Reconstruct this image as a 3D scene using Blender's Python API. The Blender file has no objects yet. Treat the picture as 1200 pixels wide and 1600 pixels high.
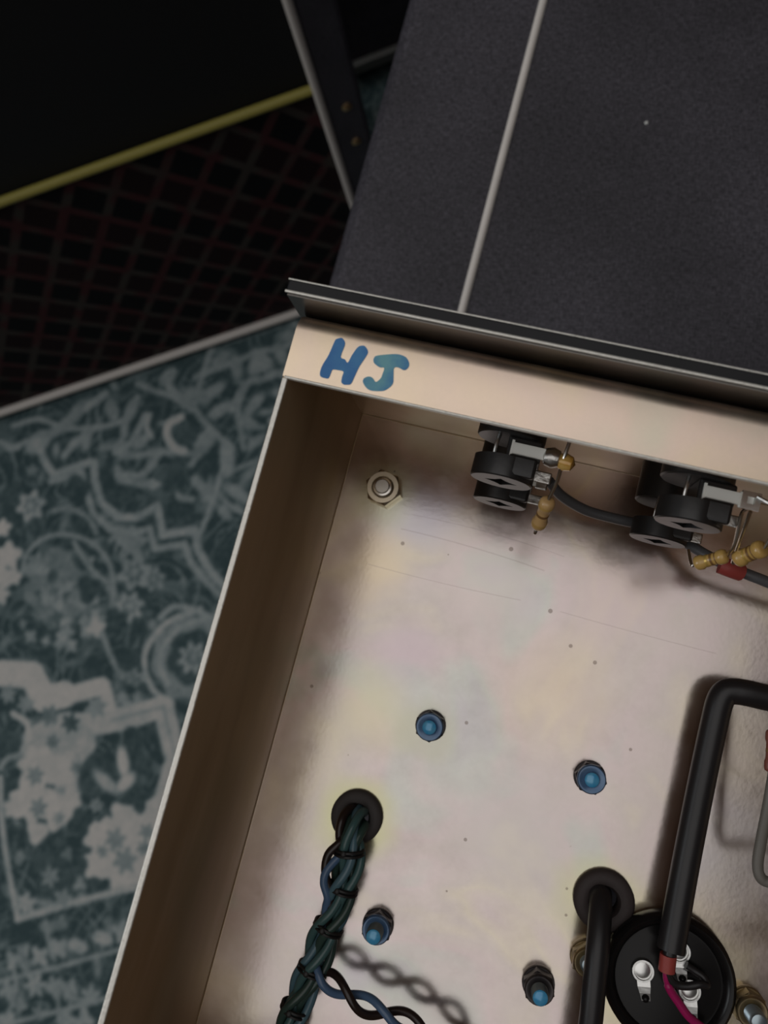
import bpy, bmesh, math, random
import numpy as np
from mathutils import Vector, Matrix

random.seed(7)
scene = bpy.context.scene
COL = scene.collection

# ------------------------------------------------------------------ camera
# rows: image right, image down, viewing direction (world = chassis frame, metres,
# x along the control panel, y along the side wall, z up, z = 0 is the chassis base plate)
CAM_R = np.array([[0.95797, 0.25516, -0.13111],
                  [0.23578, -0.96065, -0.14681],
                  [-0.16341, 0.10972, -0.98044]])
CAM_C = np.array([0.04652, -0.04712, 0.20382])
F_PX = 1243.08
cam_data = bpy.data.cameras.new('camera')
cam = bpy.data.objects.new('camera', cam_data)
COL.objects.link(cam)
m = Matrix.Identity(4)
for i in range(3):
    m[i][0] = CAM_R[0][i]
    m[i][1] = -CAM_R[1][i]
    m[i][2] = -CAM_R[2][i]
    m[i][3] = CAM_C[i]
cam.matrix_world = m
cam_data.sensor_fit = 'VERTICAL'
cam_data.sensor_height = 36.0
cam_data.sensor_width = 27.0
cam_data.lens = F_PX / 1600.0 * 36.0
cam_data.clip_start = 0.005
cam_data.clip_end = 30
cam_data.dof.use_dof = True
cam_data.dof.focus_distance = 0.172
cam_data.dof.aperture_fstop = cam_data.lens / 1.5       # about a 1.5 mm pupil, like a phone
scene.camera = cam

# ------------------------------------------------------------------ world, lights, exposure
world = bpy.data.worlds.new('world')
scene.world = world
world.use_nodes = True
bg = world.node_tree.nodes['Background']
bg.inputs['Color'].default_value = (0.93, 0.96, 1.0, 1)
bg.inputs['Strength'].default_value = 0.05

def area_light(name, loc, target, size, power, color):
    d = bpy.data.lights.new(name, 'AREA')
    d.shape = 'RECTANGLE'
    d.size, d.size_y = size
    d.energy = power
    d.color = color
    o = bpy.data.objects.new(name, d)
    COL.objects.link(o)
    o.location = loc
    o.rotation_euler = (Vector(target) - Vector(loc)).to_track_quat('-Z', 'Y').to_euler()
    return o
area_light('ceiling_light', (-0.38, -0.15, 1.80), (-0.38, -0.15, 0), (2.1, 2.4), 9.0, (1.0, 0.972, 0.955))
area_light('added_fill_light', (-2.1, -0.9, 1.0), (0.0, 0, -0.2), (1.2, 1.2), 13, (0.90, 0.96, 1.0))  # unseen cool fill added to lift the rug and vinyl, no window behind it

vs = scene.view_settings
vs.view_transform = 'Standard'
vs.look = 'None'
vs.exposure = 0.47
vs.gamma = 1.0
vs.use_curve_mapping = False

# ------------------------------------------------------------------ helpers
def P(u, v, z):
    """point of the place at height z that is seen at pixel (u, v) of the photograph"""
    d = CAM_R.T @ np.array([(u - 600) / F_PX, (v - 800) / F_PX, 1.0])
    return Vector(CAM_C + d * ((z - CAM_C[2]) / d[2]))

def obj(name, bm, mat, parent=None, smooth=False, bevel=0.0, segs=2):
    me = bpy.data.meshes.new(name)
    bmesh.ops.recalc_face_normals(bm, faces=bm.faces)
    bm.to_mesh(me)
    bm.free()
    if smooth:
        for p in me.polygons:
            p.use_smooth = True
    o = bpy.data.objects.new(name, me)
    COL.objects.link(o)
    if mat is not None:
        me.materials.append(mat)
    if bevel:
        md = o.modifiers.new('bevel', 'BEVEL')
        md.width = bevel
        md.segments = segs
        md.limit_method = 'ANGLE'
        md.angle_limit = math.radians(40)
    elif smooth:
        try:
            me.set_sharp_from_angle(angle=math.radians(42))
        except Exception:
            pass
    if parent is not None:
        o.parent = parent
        o.matrix_parent_inverse = Matrix.Translation(-Vector(parent.location)) if parent.type == 'EMPTY' else Matrix.Identity(4)
    return o

def thing(name, label, cat, loc=(0, 0, 0), group=None):
    o = bpy.data.objects.new(name, None)
    o.empty_display_size = 0.01
    COL.objects.link(o)
    o.location = loc
    tag(o, label, cat, group)
    return o

def tag(o, label, cat, group=None, kind=None):
    o['label'] = label
    if cat:
        o['category'] = cat
    if group:
        o['group'] = group
    if kind:
        o['kind'] = kind
    return o

def add_box(bm, lo, hi, mat4=None):
    vs_ = []
    for z in (lo[2], hi[2]):
        for y in (lo[1], hi[1]):
            for x in (lo[0], hi[0]):
                p = Vector((x, y, z))
                vs_.append(bm.verts.new(mat4 @ p if mat4 else p))
    for f in ((0, 1, 3, 2), (4, 6, 7, 5), (0, 4, 5, 1), (2, 3, 7, 6), (0, 2, 6, 4), (1, 5, 7, 3)):
        bm.faces.new([vs_[i] for i in f])

def box(lo, hi, mat4=None):
    bm = bmesh.new()
    add_box(bm, lo, hi, mat4)
    return bm

def add_extrude(bm, poly, axis, a0, a1):
    """closed 2-D polygon in the two other axes, extruded along axis from a0 to a1"""
    def mk(p, a):
        if axis == 'x':
            return Vector((a, p[0], p[1]))
        if axis == 'y':
            return Vector((p[0], a, p[1]))
        return Vector((p[0], p[1], a))
    A = [bm.verts.new(mk(p, a0)) for p in poly]
    B = [bm.verts.new(mk(p, a1)) for p in poly]
    n = len(poly)
    for i in range(n):
        j = (i + 1) % n
        bm.faces.new((A[i], A[j], B[j], B[i]))
    bm.faces.new(A)
    bm.faces.new(list(reversed(B)))

def frame_from(axis):
    w = Vector(axis).normalized()
    t = Vector((0, 0, 1)) if abs(w.z) < 0.9 else Vector((1, 0, 0))
    a = t.cross(w).normalized()
    b = w.cross(a).normalized()
    return a, b, w

def add_lathe(bm, prof, origin, axis=(0, 0, 1), segs=24, closed=True):
    """prof: list of (radius, height) along axis"""
    a, b, w = frame_from(axis)
    O = Vector(origin)
    rings = []
    for r, hgt in prof:
        if r < 1e-7:
            rings.append([bm.verts.new(O + w * hgt)])
        else:
            rings.append([bm.verts.new(O + w * hgt + (a * math.cos(2 * math.pi * k / segs) + b * math.sin(2 * math.pi * k / segs)) * r) for k in range(segs)])
    for r0, r1 in zip(rings, rings[1:]):
        if len(r0) == 1 and len(r1) == 1:
            continue
        for k in range(segs):
            k2 = (k + 1) % segs
            if len(r0) == 1:
                bm.faces.new((r0[0], r1[k2], r1[k]))
            elif len(r1) == 1:
                bm.faces.new((r0[k], r0[k2], r1[0]))
            else:
                bm.faces.new((r0[k], r0[k2], r1[k2], r1[k]))
    if closed:
        for rg, rev in ((rings[0], True), (rings[-1], False)):
            if len(rg) > 1:
                bm.faces.new(rg if not rev else list(reversed(rg)))

def lathe(*a, **k):
    bm = bmesh.new()
    add_lathe(bm, *a, **k)
    return bm

def spline(pts, n=8):
    """Catmull-Rom through the points"""
    pts = [Vector(p) for p in pts]
    if len(pts) < 3:
        return [pts[0].lerp(pts[-1], i / n) for i in range(n + 1)]
    q = [pts[0] * 2 - pts[1]] + pts + [pts[-1] * 2 - pts[-2]]
    out = []
    for i in range(1, len(q) - 2):
        p0, p1, p2, p3 = q[i - 1], q[i], q[i + 1], q[i + 2]
        for k in range(n):
            t = k / n
            out.append(0.5 * ((2 * p1) + (p2 - p0) * t + (2 * p0 - 5 * p1 + 4 * p2 - p3) * t * t + (3 * p1 - p0 - 3 * p2 + p3) * t ** 3))
    out.append(pts[-1])
    return out

def frames(path):
    T = []
    for i in range(len(path)):
        a = path[max(i - 1, 0)]
        b = path[min(i + 1, len(path) - 1)]
        T.append((b - a).normalized())
    N = []
    n, _, _ = frame_from(T[0])
    for t in T:
        n = (n - t * n.dot(t)).normalized()
        N.append(n)
    return T, N

def add_tube(bm, path, r, segs=10, cap=True):
    T, N = frames(path)
    rings = []
    for i, (p, t, n) in enumerate(zip(path, T, N)):
        b = t.cross(n)
        rr = r[i] if isinstance(r, (list, tuple)) else r
        rings.append([bm.verts.new(p + (n * math.cos(2 * math.pi * k / segs) + b * math.sin(2 * math.pi * k / segs)) * rr) for k in range(segs)])
    for r0, r1 in zip(rings, rings[1:]):
        for k in range(segs):
            k2 = (k + 1) % segs
            bm.faces.new((r0[k], r0[k2], r1[k2], r1[k]))
    if cap:
        bm.faces.new(list(reversed(rings[0])))
        bm.faces.new(rings[-1])

def tube(pts, r, n=8, segs=10, smooth_path=True):
    bm = bmesh.new()
    add_tube(bm, spline(pts, n) if smooth_path else [Vector(p) for p in pts], r, segs)
    return bm

# ------------------------------------------------------------------ materials
def mat(name, color, rough=0.5, metal=0.0, bump=None, vary=None, spec=0.5, coat=0.0):
    """bump = (noise scale, strength, distance); vary = (noise scale, second colour)"""
    mt = bpy.data.materials.new(name)
    mt.use_nodes = True
    nt = mt.node_tree
    b = nt.nodes['Principled BSDF']
    b.inputs['Base Color'].default_value = (*color, 1)
    b.inputs['Roughness'].default_value = rough
    b.inputs['Metallic'].default_value = metal
    b.inputs['Specular IOR Level'].default_value = spec
    b.inputs['Coat Weight'].default_value = coat
    tc = nt.nodes.new('ShaderNodeTexCoord')
    if vary:
        nz = nt.nodes.new('ShaderNodeTexNoise')
        nz.inputs['Scale'].default_value = vary[0]
        nz.inputs['Detail'].default_value = 4
        nt.links.new(tc.outputs['Object'], nz.inputs['Vector'])
        rp = nt.nodes.new('ShaderNodeValToRGB')
        rp.color_ramp.elements[0].position = 0.35
        rp.color_ramp.elements[1].position = 0.65
        rp.color_ramp.elements[0].color = (*color, 1)
        rp.color_ramp.elements[1].color = (*vary[1], 1)
        nt.links.new(nz.outputs['Fac'], rp.inputs['Fac'])
        nt.links.new(rp.outputs['Color'], b.inputs['Base Color'])
    if bump:
        nz = nt.nodes.new('ShaderNodeTexNoise')
        nz.inputs['Scale'].default_value = bump[0]
        nz.inputs['Detail'].default_value = 5
        nt.links.new(tc.outputs['Object'], nz.inputs['Vector'])
        bp = nt.nodes.new('ShaderNodeBump')
        bp.inputs['Strength'].default_value = bump[1]
        bp.inputs['Distance'].default_value = bump[2]
        nt.links.new(nz.outputs['Fac'], bp.inputs['Height'])
        nt.links.new(bp.outputs['Normal'], b.inputs['Normal'])
    return mt

def N(nt, kind, **kw):
    n = nt.nodes.new(kind)
    for k, v in kw.items():
        if k.startswith('i_'):
            n.inputs[k[2:].replace('_', ' ')].default_value = v
        else:
            setattr(n, k, v)
    return n

def math_node(nt, op, a, b=None, c=None, clamp=False):
    n = nt.nodes.new('ShaderNodeMath')
    n.operation = op
    n.use_clamp = clamp
    for i, v in enumerate((a, b, c)):
        if v is None:
            continue
        if isinstance(v, (int, float)):
            n.inputs[i].default_value = v
        else:
            nt.links.new(v, n.inputs[i])
    return n.outputs[0]

def mix_color(nt, fac, a, b, mode='MIX'):
    n = nt.nodes.new('ShaderNodeMix')
    n.data_type = 'RGBA'
    n.blend_type = mode
    for k, v in ((0, fac), (6, a), (7, b)):
        if isinstance(v, (int, float)):
            n.inputs[k].default_value = v
        elif isinstance(v, tuple):
            n.inputs[k].default_value = (*v, 1)
        else:
            nt.links.new(v, n.inputs[k])
    return n.outputs[2]

def zinc(name, stops, rough=(0.26, 0.4), halos=(), streak=None, scale=22.0, speck=True, metal=1.0, scratches=(), film=None):
    """passivated zinc plate: cloudy iridescent film, fine grain, dark specks, a few scratches"""
    mt = bpy.data.materials.new(name)
    mt.use_nodes = True
    nt = mt.node_tree
    L = nt.links
    b = nt.nodes['Principled BSDF']
    b.inputs['Metallic'].default_value = metal
    tc = N(nt, 'ShaderNodeTexCoord')
    vec = tc.outputs['Object']
    if streak:
        mp = N(nt, 'ShaderNodeMapping')
        mp.inputs['Scale'].default_value = streak
        L.new(vec, mp.inputs['Vector'])
        vecs = mp.outputs['Vector']
    else:
        vecs = vec
    n1 = N(nt, 'ShaderNodeTexNoise', i_Scale=scale, i_Detail=3.0, i_Roughness=0.55, i_Distortion=0.6)
    L.new(vecs, n1.inputs['Vector'])
    rp = N(nt, 'ShaderNodeValToRGB')
    cr = rp.color_ramp
    while len(cr.elements) < len(stops):
        cr.elements.new(0.5)
    for e, (pos, c) in zip(cr.elements, stops):
        e.position = pos
        e.color = (*c, 1)
    L.new(n1.outputs['Fac'], rp.inputs['Fac'])
    col = rp.outputs['Color']
    n2 = N(nt, 'ShaderNodeTexNoise', i_Scale=95.0, i_Detail=5.0, i_Roughness=0.65)
    L.new(vecs, n2.inputs['Vector'])
    f2 = N(nt, 'ShaderNodeMapRange', i_From_Min=0.3, i_From_Max=0.7, i_To_Min=0.86, i_To_Max=1.06)
    L.new(n2.outputs['Fac'], f2.inputs['Value'])
    cmb = N(nt, 'ShaderNodeCombineColor')
    for k in range(3):
        L.new(f2.outputs['Result'], cmb.inputs[k])
    col = mix_color(nt, 1.0, col, cmb.outputs['Color'], 'MULTIPLY')
    for (hx, hy, r0, r1, hc, amt) in halos:
        d = N(nt, 'ShaderNodeVectorMath', operation='DISTANCE')
        nzv = N(nt, 'ShaderNodeTexNoise', i_Scale=60.0, i_Detail=2.0)
        L.new(vec, nzv.inputs['Vector'])
        L.new(vec, d.inputs[0])
        d.inputs[1].default_value = (hx, hy, 0)
        dd = math_node(nt, 'ADD', d.outputs['Value'], math_node(nt, 'MULTIPLY', math_node(nt, 'SUBTRACT', nzv.outputs['Fac'], 0.5), 0.012))
        mr = N(nt, 'ShaderNodeMapRange', interpolation_type='SMOOTHSTEP', i_From_Min=r0, i_From_Max=r1, i_To_Min=amt, i_To_Max=0.0)
        L.new(dd, mr.inputs['Value'])
        col = mix_color(nt, mr.outputs['Result'], col, hc)
    if speck:
        vo = N(nt, 'ShaderNodeTexVoronoi', i_Scale=150.0, i_Randomness=1.0)
        L.new(vec, vo.inputs['Vector'])
        sz = N(nt, 'ShaderNodeSeparateColor')
        L.new(vo.outputs['Color'], sz.inputs['Color'])
        rad = math_node(nt, 'MULTIPLY', math_node(nt, 'MAXIMUM', math_node(nt, 'SUBTRACT', sz.outputs[0], 0.45), 0.0), 0.17)
        sp = math_node(nt, 'LESS_THAN', vo.outputs['Distance'], rad)
        col = mix_color(nt, math_node(nt, 'MULTIPLY', sp, 0.6), col, (0.17, 0.13, 0.11))
        # a few long faint scratches: (x0, x1, y0, slope, curvature, half width)
        sx = N(nt, 'ShaderNodeSeparateXYZ')
        L.new(vec, sx.inputs['Vector'])
        for x0, x1, y0, sl, cv, hw in scratches:
            dx = math_node(nt, 'SUBTRACT', sx.outputs['X'], x0)
            ln = math_node(nt, 'ADD', math_node(nt, 'MULTIPLY', dx, sl), math_node(nt, 'MULTIPLY', math_node(nt, 'MULTIPLY', dx, dx), cv))
            d = math_node(nt, 'ABSOLUTE', math_node(nt, 'SUBTRACT', math_node(nt, 'SUBTRACT', sx.outputs['Y'], y0), ln))
            on = math_node(nt, 'MULTIPLY', math_node(nt, 'LESS_THAN', d, hw), math_node(nt, 'MULTIPLY', math_node(nt, 'GREATER_THAN', dx, 0.0), math_node(nt, 'LESS_THAN', dx, x1 - x0)))
            col = mix_color(nt, math_node(nt, 'MULTIPLY', on, 0.28), col, (0.30, 0.25, 0.26))
    L.new(col, b.inputs['Base Color'])
    rr = N(nt, 'ShaderNodeMapRange', i_From_Min=0.3, i_From_Max=0.7, i_To_Min=rough[0], i_To_Max=rough[1])
    L.new(n2.outputs['Fac'], rr.inputs['Value'])
    L.new(rr.outputs['Result'], b.inputs['Roughness'])
    n3 = N(nt, 'ShaderNodeTexNoise', i_Scale=900.0, i_Detail=3.0)
    L.new(vecs, n3.inputs['Vector'])
    bp = N(nt, 'ShaderNodeBump', i_Strength=0.05, i_Distance=0.0002)
    L.new(n3.outputs['Fac'], bp.inputs['Height'])
    L.new(bp.outputs['Normal'], b.inputs['Normal'])
    if film:                                   # brownish chromate film over the bright zinc
        df = N(nt, 'ShaderNodeBsdfDiffuse')
        df.inputs['Color'].default_value = (*film[1], 1)
        mx = N(nt, 'ShaderNodeMixShader')
        mx.inputs[0].default_value = film[0]
        L.new(b.outputs[0], mx.inputs[1])
        L.new(df.outputs[0], mx.inputs[2])
        L.new(mx.outputs[0], nt.nodes['Material Output'].inputs['Surface'])
    return mt

PINK, YEL, GRN, LIL, TAN = (0.725, 0.63, 0.615), (0.765, 0.69, 0.585), (0.65, 0.655, 0.61), (0.635, 0.58, 0.635), (0.72, 0.58, 0.44)
HAL = (0.68, 0.69, 0.36)
M = {}
M['base'] = zinc('zinc_base', [(0.30, LIL), (0.40, GRN), (0.47, PINK), (0.54, (0.70, 0.63, 0.59)), (0.60, YEL), (0.70, PINK)], (0.16, 0.24), film=(0.15, (0.46, 0.22, 0.12)), scratches=[(0.0120, 0.052, -0.0385, -0.02, 1.0, 0.00010), (0.018, 0.056, -0.0275, 0.02, -1.6, 0.00014), (0.020, 0.060, -0.0232, 0.05, -2.0, 0.00010), (0.062, 0.10, -0.038, -0.03, 0.5, 0.0001)],
                 halos=[(*P(590, 890, 0)[:2], 0.002, 0.014, (0.86, 0.72, 0.52), 0.75), (*P(575, 1110, 0)[:2], 0.002, 0.016, (0.80, 0.73, 0.50), 0.6), (*P(660, 790, 0)[:2], 0.004, 0.014, (0.58, 0.57, 0.66), 0.6),
                        (*P(760, 920, 0)[:2], 0.004, 0.02, (0.74, 0.66, 0.62), 0.5), (*P(860, 1080, 0)[:2], 0.003, 0.02, (0.80, 0.66, 0.52), 0.5), (*P(800, 1300, 0)[:2], 0.004, 0.024, (0.66, 0.62, 0.60), 0.5),
                        (*P(960, 930, 0)[:2], 0.004, 0.018, (0.72, 0.58, 0.60), 0.5), (*P(1160, 1330, 0)[:2], 0.004, 0.02, (0.68, 0.66, 0.67), 0.6), (*P(640, 1010, 0)[:2], 0.002, 0.012, (0.70, 0.58, 0.64), 0.5),
                        (0.0257, -0.0996, 0.004, 0.014, HAL, 0.7), (0.0869, -0.101, 0.004, 0.013, HAL, 0.6), (0.0111, -0.0182, 0.004, 0.012, (0.7, 0.72, 0.5), 0.6),
                        (0.0374, -0.0744, 0.003, 0.010, (0.6, 0.6, 0.46), 0.5), (0.1047, -0.1143, 0.012, 0.022, (0.72, 0.66, 0.40), 0.6)])
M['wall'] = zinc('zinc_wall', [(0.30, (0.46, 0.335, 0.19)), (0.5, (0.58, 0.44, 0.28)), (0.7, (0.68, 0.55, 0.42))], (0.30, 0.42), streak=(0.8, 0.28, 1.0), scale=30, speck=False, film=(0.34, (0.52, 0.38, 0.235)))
M['flange'] = zinc('zinc_flange', [(0.28, (0.80, 0.72, 0.58)), (0.42, (0.90, 0.72, 0.60)), (0.56, (0.92, 0.76, 0.55)), (0.70, (0.86, 0.68, 0.60))], (0.34, 0.46), scale=26, speck=False)
M['edge'] = mat('bright_cut_edge', (0.86, 0.83, 0.76), 0.38, 0.45, bump=(1500, 0.5, 0.0003))
M['nut'] = mat('yellow_zinc_nut', (0.78, 0.68, 0.52), 0.3, 1.0)
M['nut_dark'] = mat('dull_steel_nut', (0.10, 0.09, 0.09), 0.42, 0.7, vary=(300, (0.06, 0.055, 0.06)))
M['nut_blue'] = mat('blue_lacquered_nut', (0.07, 0.15, 0.29), 0.32, 0.3, vary=(250, (0.13, 0.22, 0.36)), coat=0.4)
M['blue_tip'] = mat('blue_lacquer', (0.06, 0.40, 0.75), 0.25, 0.1, vary=(600, (0.14, 0.48, 0.75)), coat=0.6)
M['stud'] = mat('zinc_stud', (0.42, 0.50, 0.54), 0.33, 0.9)
M['brass_nut'] = mat('aged_brass_nut', (0.42, 0.32, 0.17), 0.42, 0.9, vary=(300, (0.25, 0.2, 0.13)))
M['ink'] = mat('blue_marker_ink', (0.03, 0.18, 0.48), 0.42, 0.0, vary=(160, (0.06, 0.27, 0.54)))
M['ink_j'] = mat('blue_green_marker_ink', (0.03, 0.20, 0.50), 0.42, 0.0, vary=(200, (0.17, 0.44, 0.50)))
M['panel'] = mat('black_panel', (0.012, 0.012, 0.014), 0.4, 0.0, vary=(60, (0.018, 0.018, 0.02)), spec=0.28)
M['panel_back'] = mat('dark_steel_panel_back', (0.16, 0.15, 0.14), 0.3, 1.0)
M['rubber'] = mat('grey_rubber', (0.060, 0.052, 0.050), 0.72, bump=(900, 0.3, 0.0003))
M['rubber2'] = mat('brown_black_rubber', (0.045, 0.033, 0.032), 0.68, bump=(900, 0.3, 0.0003))
M['black_pvc'] = mat('black_pvc', (0.017, 0.015, 0.016), 0.38, bump=(400, 0.08, 0.0003))
M['bakelite'] = mat('black_bakelite', (0.009, 0.008, 0.008), 0.26, spec=0.25, bump=(250, 0.05, 0.0003))
M['jack'] = mat('black_jack_plastic', (0.014, 0.013, 0.013), 0.36, spec=0.7, bump=(700, 0.15, 0.0002))
M['jack_dark'] = mat('jack_socket_hole', (0.008, 0.008, 0.008), 0.6)
M['silver'] = mat('tinned_silver', (0.82, 0.82, 0.80), 0.3, 1.0, bump=(600, 0.2, 0.0002))
M['contact'] = mat('pale_contact_metal', (0.92, 0.91, 0.85), 0.42, 0.05)
M['solder'] = mat('dull_solder', (0.55, 0.53, 0.50), 0.3, 1.0, bump=(500, 0.5, 0.0005))
M['flux'] = mat('amber_flux', (0.62, 0.30, 0.04), 0.16, 0.1, vary=(500, (0.75, 0.5, 0.16)), coat=0.7)
M['flux_red'] = mat('orange_flux', (0.75, 0.16, 0.03), 0.16, 0.1, vary=(500, (0.7, 0.35, 0.12)), coat=0.7)
M['res'] = mat('tan_resistor_lacquer', (0.55, 0.34, 0.10), 0.32, coat=0.3)
M['res_band'] = mat('brown_resistor_band', (0.20, 0.10, 0.03), 0.4)
M['res_gold'] = mat('gold_resistor_band', (0.60, 0.40, 0.10), 0.35, 0.4)
M['res_pale'] = mat('pale_tan_resistor', (0.58, 0.36, 0.15), 0.35, coat=0.3)
M['lead'] = mat('tinned_lead', (0.70, 0.66, 0.60), 0.25, 1.0)
M['grey_cable'] = mat('grey_pvc', (0.10, 0.10, 0.105), 0.42)
M['grey_wire'] = mat('grey_sleeving', (0.16, 0.145, 0.125), 0.5)
M['red'] = mat('red_sleeve', (0.36, 0.055, 0.045), 0.5, bump=(900, 0.2, 0.0003))
M['magenta'] = mat('magenta_wire', (0.36, 0.008, 0.10), 0.35)
M['teal'] = mat('dark_teal_wire', (0.06, 0.125, 0.125), 0.25)
M['green'] = mat('dark_green_wire', (0.032, 0.062, 0.052), 0.3)
M['slate'] = mat('slate_blue_wire', (0.09, 0.17, 0.21), 0.25)
M['blue_wire'] = mat('blue_wire', (0.09, 0.155, 0.27), 0.25)
M['brown_wire'] = mat('dark_brown_wire', (0.025, 0.015, 0.013), 0.28)
M['lace'] = mat('black_lacing', (0.012, 0.010, 0.010), 0.5)
M['brown_comp'] = mat('red_brown_body', (0.20, 0.06, 0.04), 0.45)
M['yellow_comp'] = mat('pale_yellow_body', (0.62, 0.57, 0.30), 0.4)
M['iron'] = mat('transformer_iron', (0.06, 0.06, 0.06), 0.5, 0.6)
M['bell'] = mat('transformer_cover', (0.03, 0.03, 0.03), 0.35, 0.3)
M['pipe'] = mat('white_piping', (0.86, 0.80, 0.74), 0.42, vary=(40, (0.76, 0.71, 0.66)))
M['pipe_grey'] = mat('grey_white_piping', (0.72, 0.66, 0.61), 0.45)
M['gold'] = mat('gold_piping', (0.36, 0.31, 0.07), 0.5)
M['brass'] = mat('brass_screw', (0.75, 0.50, 0.25), 0.35, 1.0)
M['black_baffle'] = mat('matt_black_baffle', (0.006, 0.006, 0.007), 0.8)
M['lint'] = mat('white_lint', (0.6, 0.6, 0.58), 0.8)

def tolex_mat():
    mt = bpy.data.materials.new('black_tolex')
    mt.use_nodes = True
    nt = mt.node_tree
    L = nt.links
    b = nt.nodes['Principled BSDF']
    tc = N(nt, 'ShaderNodeTexCoord')
    n1 = N(nt, 'ShaderNodeTexNoise', i_Scale=16.0, i_Detail=6.0, i_Roughness=0.6)
    L.new(tc.outputs['Object'], n1.inputs['Vector'])
    mpx = N(nt, 'ShaderNodeMapping')
    mpx.inputs['Scale'].default_value = (1.0, 0.22, 1.0)
    L.new(tc.outputs['Object'], mpx.inputs['Vector'])
    w1 = N(nt, 'ShaderNodeTexNoise', i_Scale=1900.0, i_Detail=2.0)
    L.new(mpx.outputs['Vector'], w1.inputs['Vector'])
    mpy = N(nt, 'ShaderNodeMapping')
    mpy.inputs['Scale'].default_value = (0.2, 1.0, 1.0)
    L.new(tc.outputs['Object'], mpy.inputs['Vector'])
    w2 = N(nt, 'ShaderNodeTexNoise', i_Scale=1900.0, i_Detail=2.0)
    L.new(mpy.outputs['Vector'], w2.inputs['Vector'])
    wv = math_node(nt, 'ADD', w1.outputs['Fac'], w2.outputs['Fac'])
    mr = N(nt, 'ShaderNodeMapRange', i_From_Min=0.8, i_From_Max=1.27, i_To_Min=0.0, i_To_Max=1.0)
    L.new(wv, mr.inputs['Value'])
    col = mix_color(nt, mr.outputs['Result'], (0.026, 0.0235, 0.030), (0.088, 0.081, 0.098))
    mr2 = N(nt, 'ShaderNodeMapRange', i_From_Min=0.35, i_From_Max=0.65, i_To_Min=0.75, i_To_Max=1.2)
    L.new(n1.outputs['Fac'], mr2.inputs['Value'])
    cc = N(nt, 'ShaderNodeCombineColor')
    for k in range(3):
        L.new(mr2.outputs['Result'], cc.inputs[k])
    col = mix_color(nt, 1.0, col, cc.outputs['Color'], 'MULTIPLY')
    L.new(col, b.inputs['Base Color'])
    b.inputs['Roughness'].default_value = 0.58
    bp = N(nt, 'ShaderNodeBump', i_Strength=0.45, i_Distance=0.0005)
    L.new(wv, bp.inputs['Height'])
    L.new(bp.outputs['Normal'], b.inputs['Normal'])
    return mt
M['tolex'] = tolex_mat()

def grille_mat():
    """woven diamond grille cloth: brown-red and grey threads, alternate dark and red-brown lozenges"""
    mt = bpy.data.materials.new('diamond_grille_cloth')
    mt.use_nodes = True
    nt = mt.node_tree
    L = nt.links
    b = nt.nodes['Principled BSDF']
    tc = N(nt, 'ShaderNodeTexCoord')
    sx = N(nt, 'ShaderNodeSeparateXYZ')
    L.new(tc.outputs['Object'], sx.inputs['Vector'])       # local x along the front, z up
    u = math_node(nt, 'DIVIDE', math_node(nt, 'ADD', sx.outputs['X'], 0.0455), 0.0365)
    w = math_node(nt, 'DIVIDE', math_node(nt, 'SUBTRACT', sx.outputs['Z'], 0.2725), 0.0487)
    a = math_node(nt, 'ADD', u, w)
    c = math_node(nt, 'SUBTRACT', u, w)
    def line(x, half):
        fr = math_node(nt, 'FRACT', math_node(nt, 'ADD', x, 100.5))
        d = math_node(nt, 'ABSOLUTE', math_node(nt, 'SUBTRACT', fr, 0.5))
        mr = N(nt, 'ShaderNodeMapRange', interpolation_type='SMOOTHSTEP', i_From_Min=half * 0.6, i_From_Max=half * 1.3, i_To_Min=1.0, i_To_Max=0.0)
        L.new(d, mr.inputs['Value'])
        return mr.outputs['Result']
    l1, l2 = line(a, 0.12), line(c, 0.12)
    ln = math_node(nt, 'MAXIMUM', l1, l2)
    fa = math_node(nt, 'FLOOR', math_node(nt, 'ADD', a, 100.0))
    fc = math_node(nt, 'FLOOR', math_node(nt, 'ADD', c, 100.0))
    chk = math_node(nt, 'MODULO', fa, 2.0)
    cell = mix_color(nt, chk, (0.005, 0.005, 0.006), (0.016, 0.007, 0.008))
    nz = N(nt, 'ShaderNodeTexNoise', i_Scale=38.0, i_Detail=1.0)
    L.new(tc.outputs['Object'], nz.inputs['Vector'])
    mr = N(nt, 'ShaderNodeMapRange', i_From_Min=0.42, i_From_Max=0.58)
    L.new(nz.outputs['Fac'], mr.inputs['Value'])
    thr = mix_color(nt, mr.outputs['Result'], (0.068, 0.022, 0.024), (0.055, 0.046, 0.040))
    col = mix_color(nt, ln, cell, thr)
    L.new(col, b.inputs['Base Color'])
    b.inputs['Roughness'].default_value = 0.8
    b.inputs['Specular IOR Level'].default_value = 0.2
    return mt
M['grille'] = grille_mat()

# ------------------------------------------------------------------ floor and rug
ZF = -0.55                                    # top of the rug
fl = obj('floor', box((-2.2, -2.2, ZF - 0.03), (2.2, 2.4, ZF - 0.008)), mat('wooden_floor', (0.16, 0.10, 0.06), 0.45, vary=(6, (0.10, 0.065, 0.04))))
fl['kind'] = 'structure'
plaster = mat('plaster', (0.34, 0.32, 0.30), 0.9, bump=(30, 0.1, 0.002))
for nm, lo, hi in (('wall_left', (-2.25, -2.2, ZF - 0.03), (-2.2, 2.4, 1.9)), ('wall_right', (2.2, -2.2, ZF - 0.03), (2.25, 2.4, 1.9)),
                   ('wall_back', (-2.2, 2.4, ZF - 0.03), (2.2, 2.45, 1.9)), ('wall_front', (-2.2, -2.25, ZF - 0.03), (2.2, -2.2, 1.9)), ('ceiling', (-2.2, -2.2, 1.9), (2.2, 2.4, 1.95))):
    obj(nm, box(lo, hi), plaster)['kind'] = 'structure'

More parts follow.
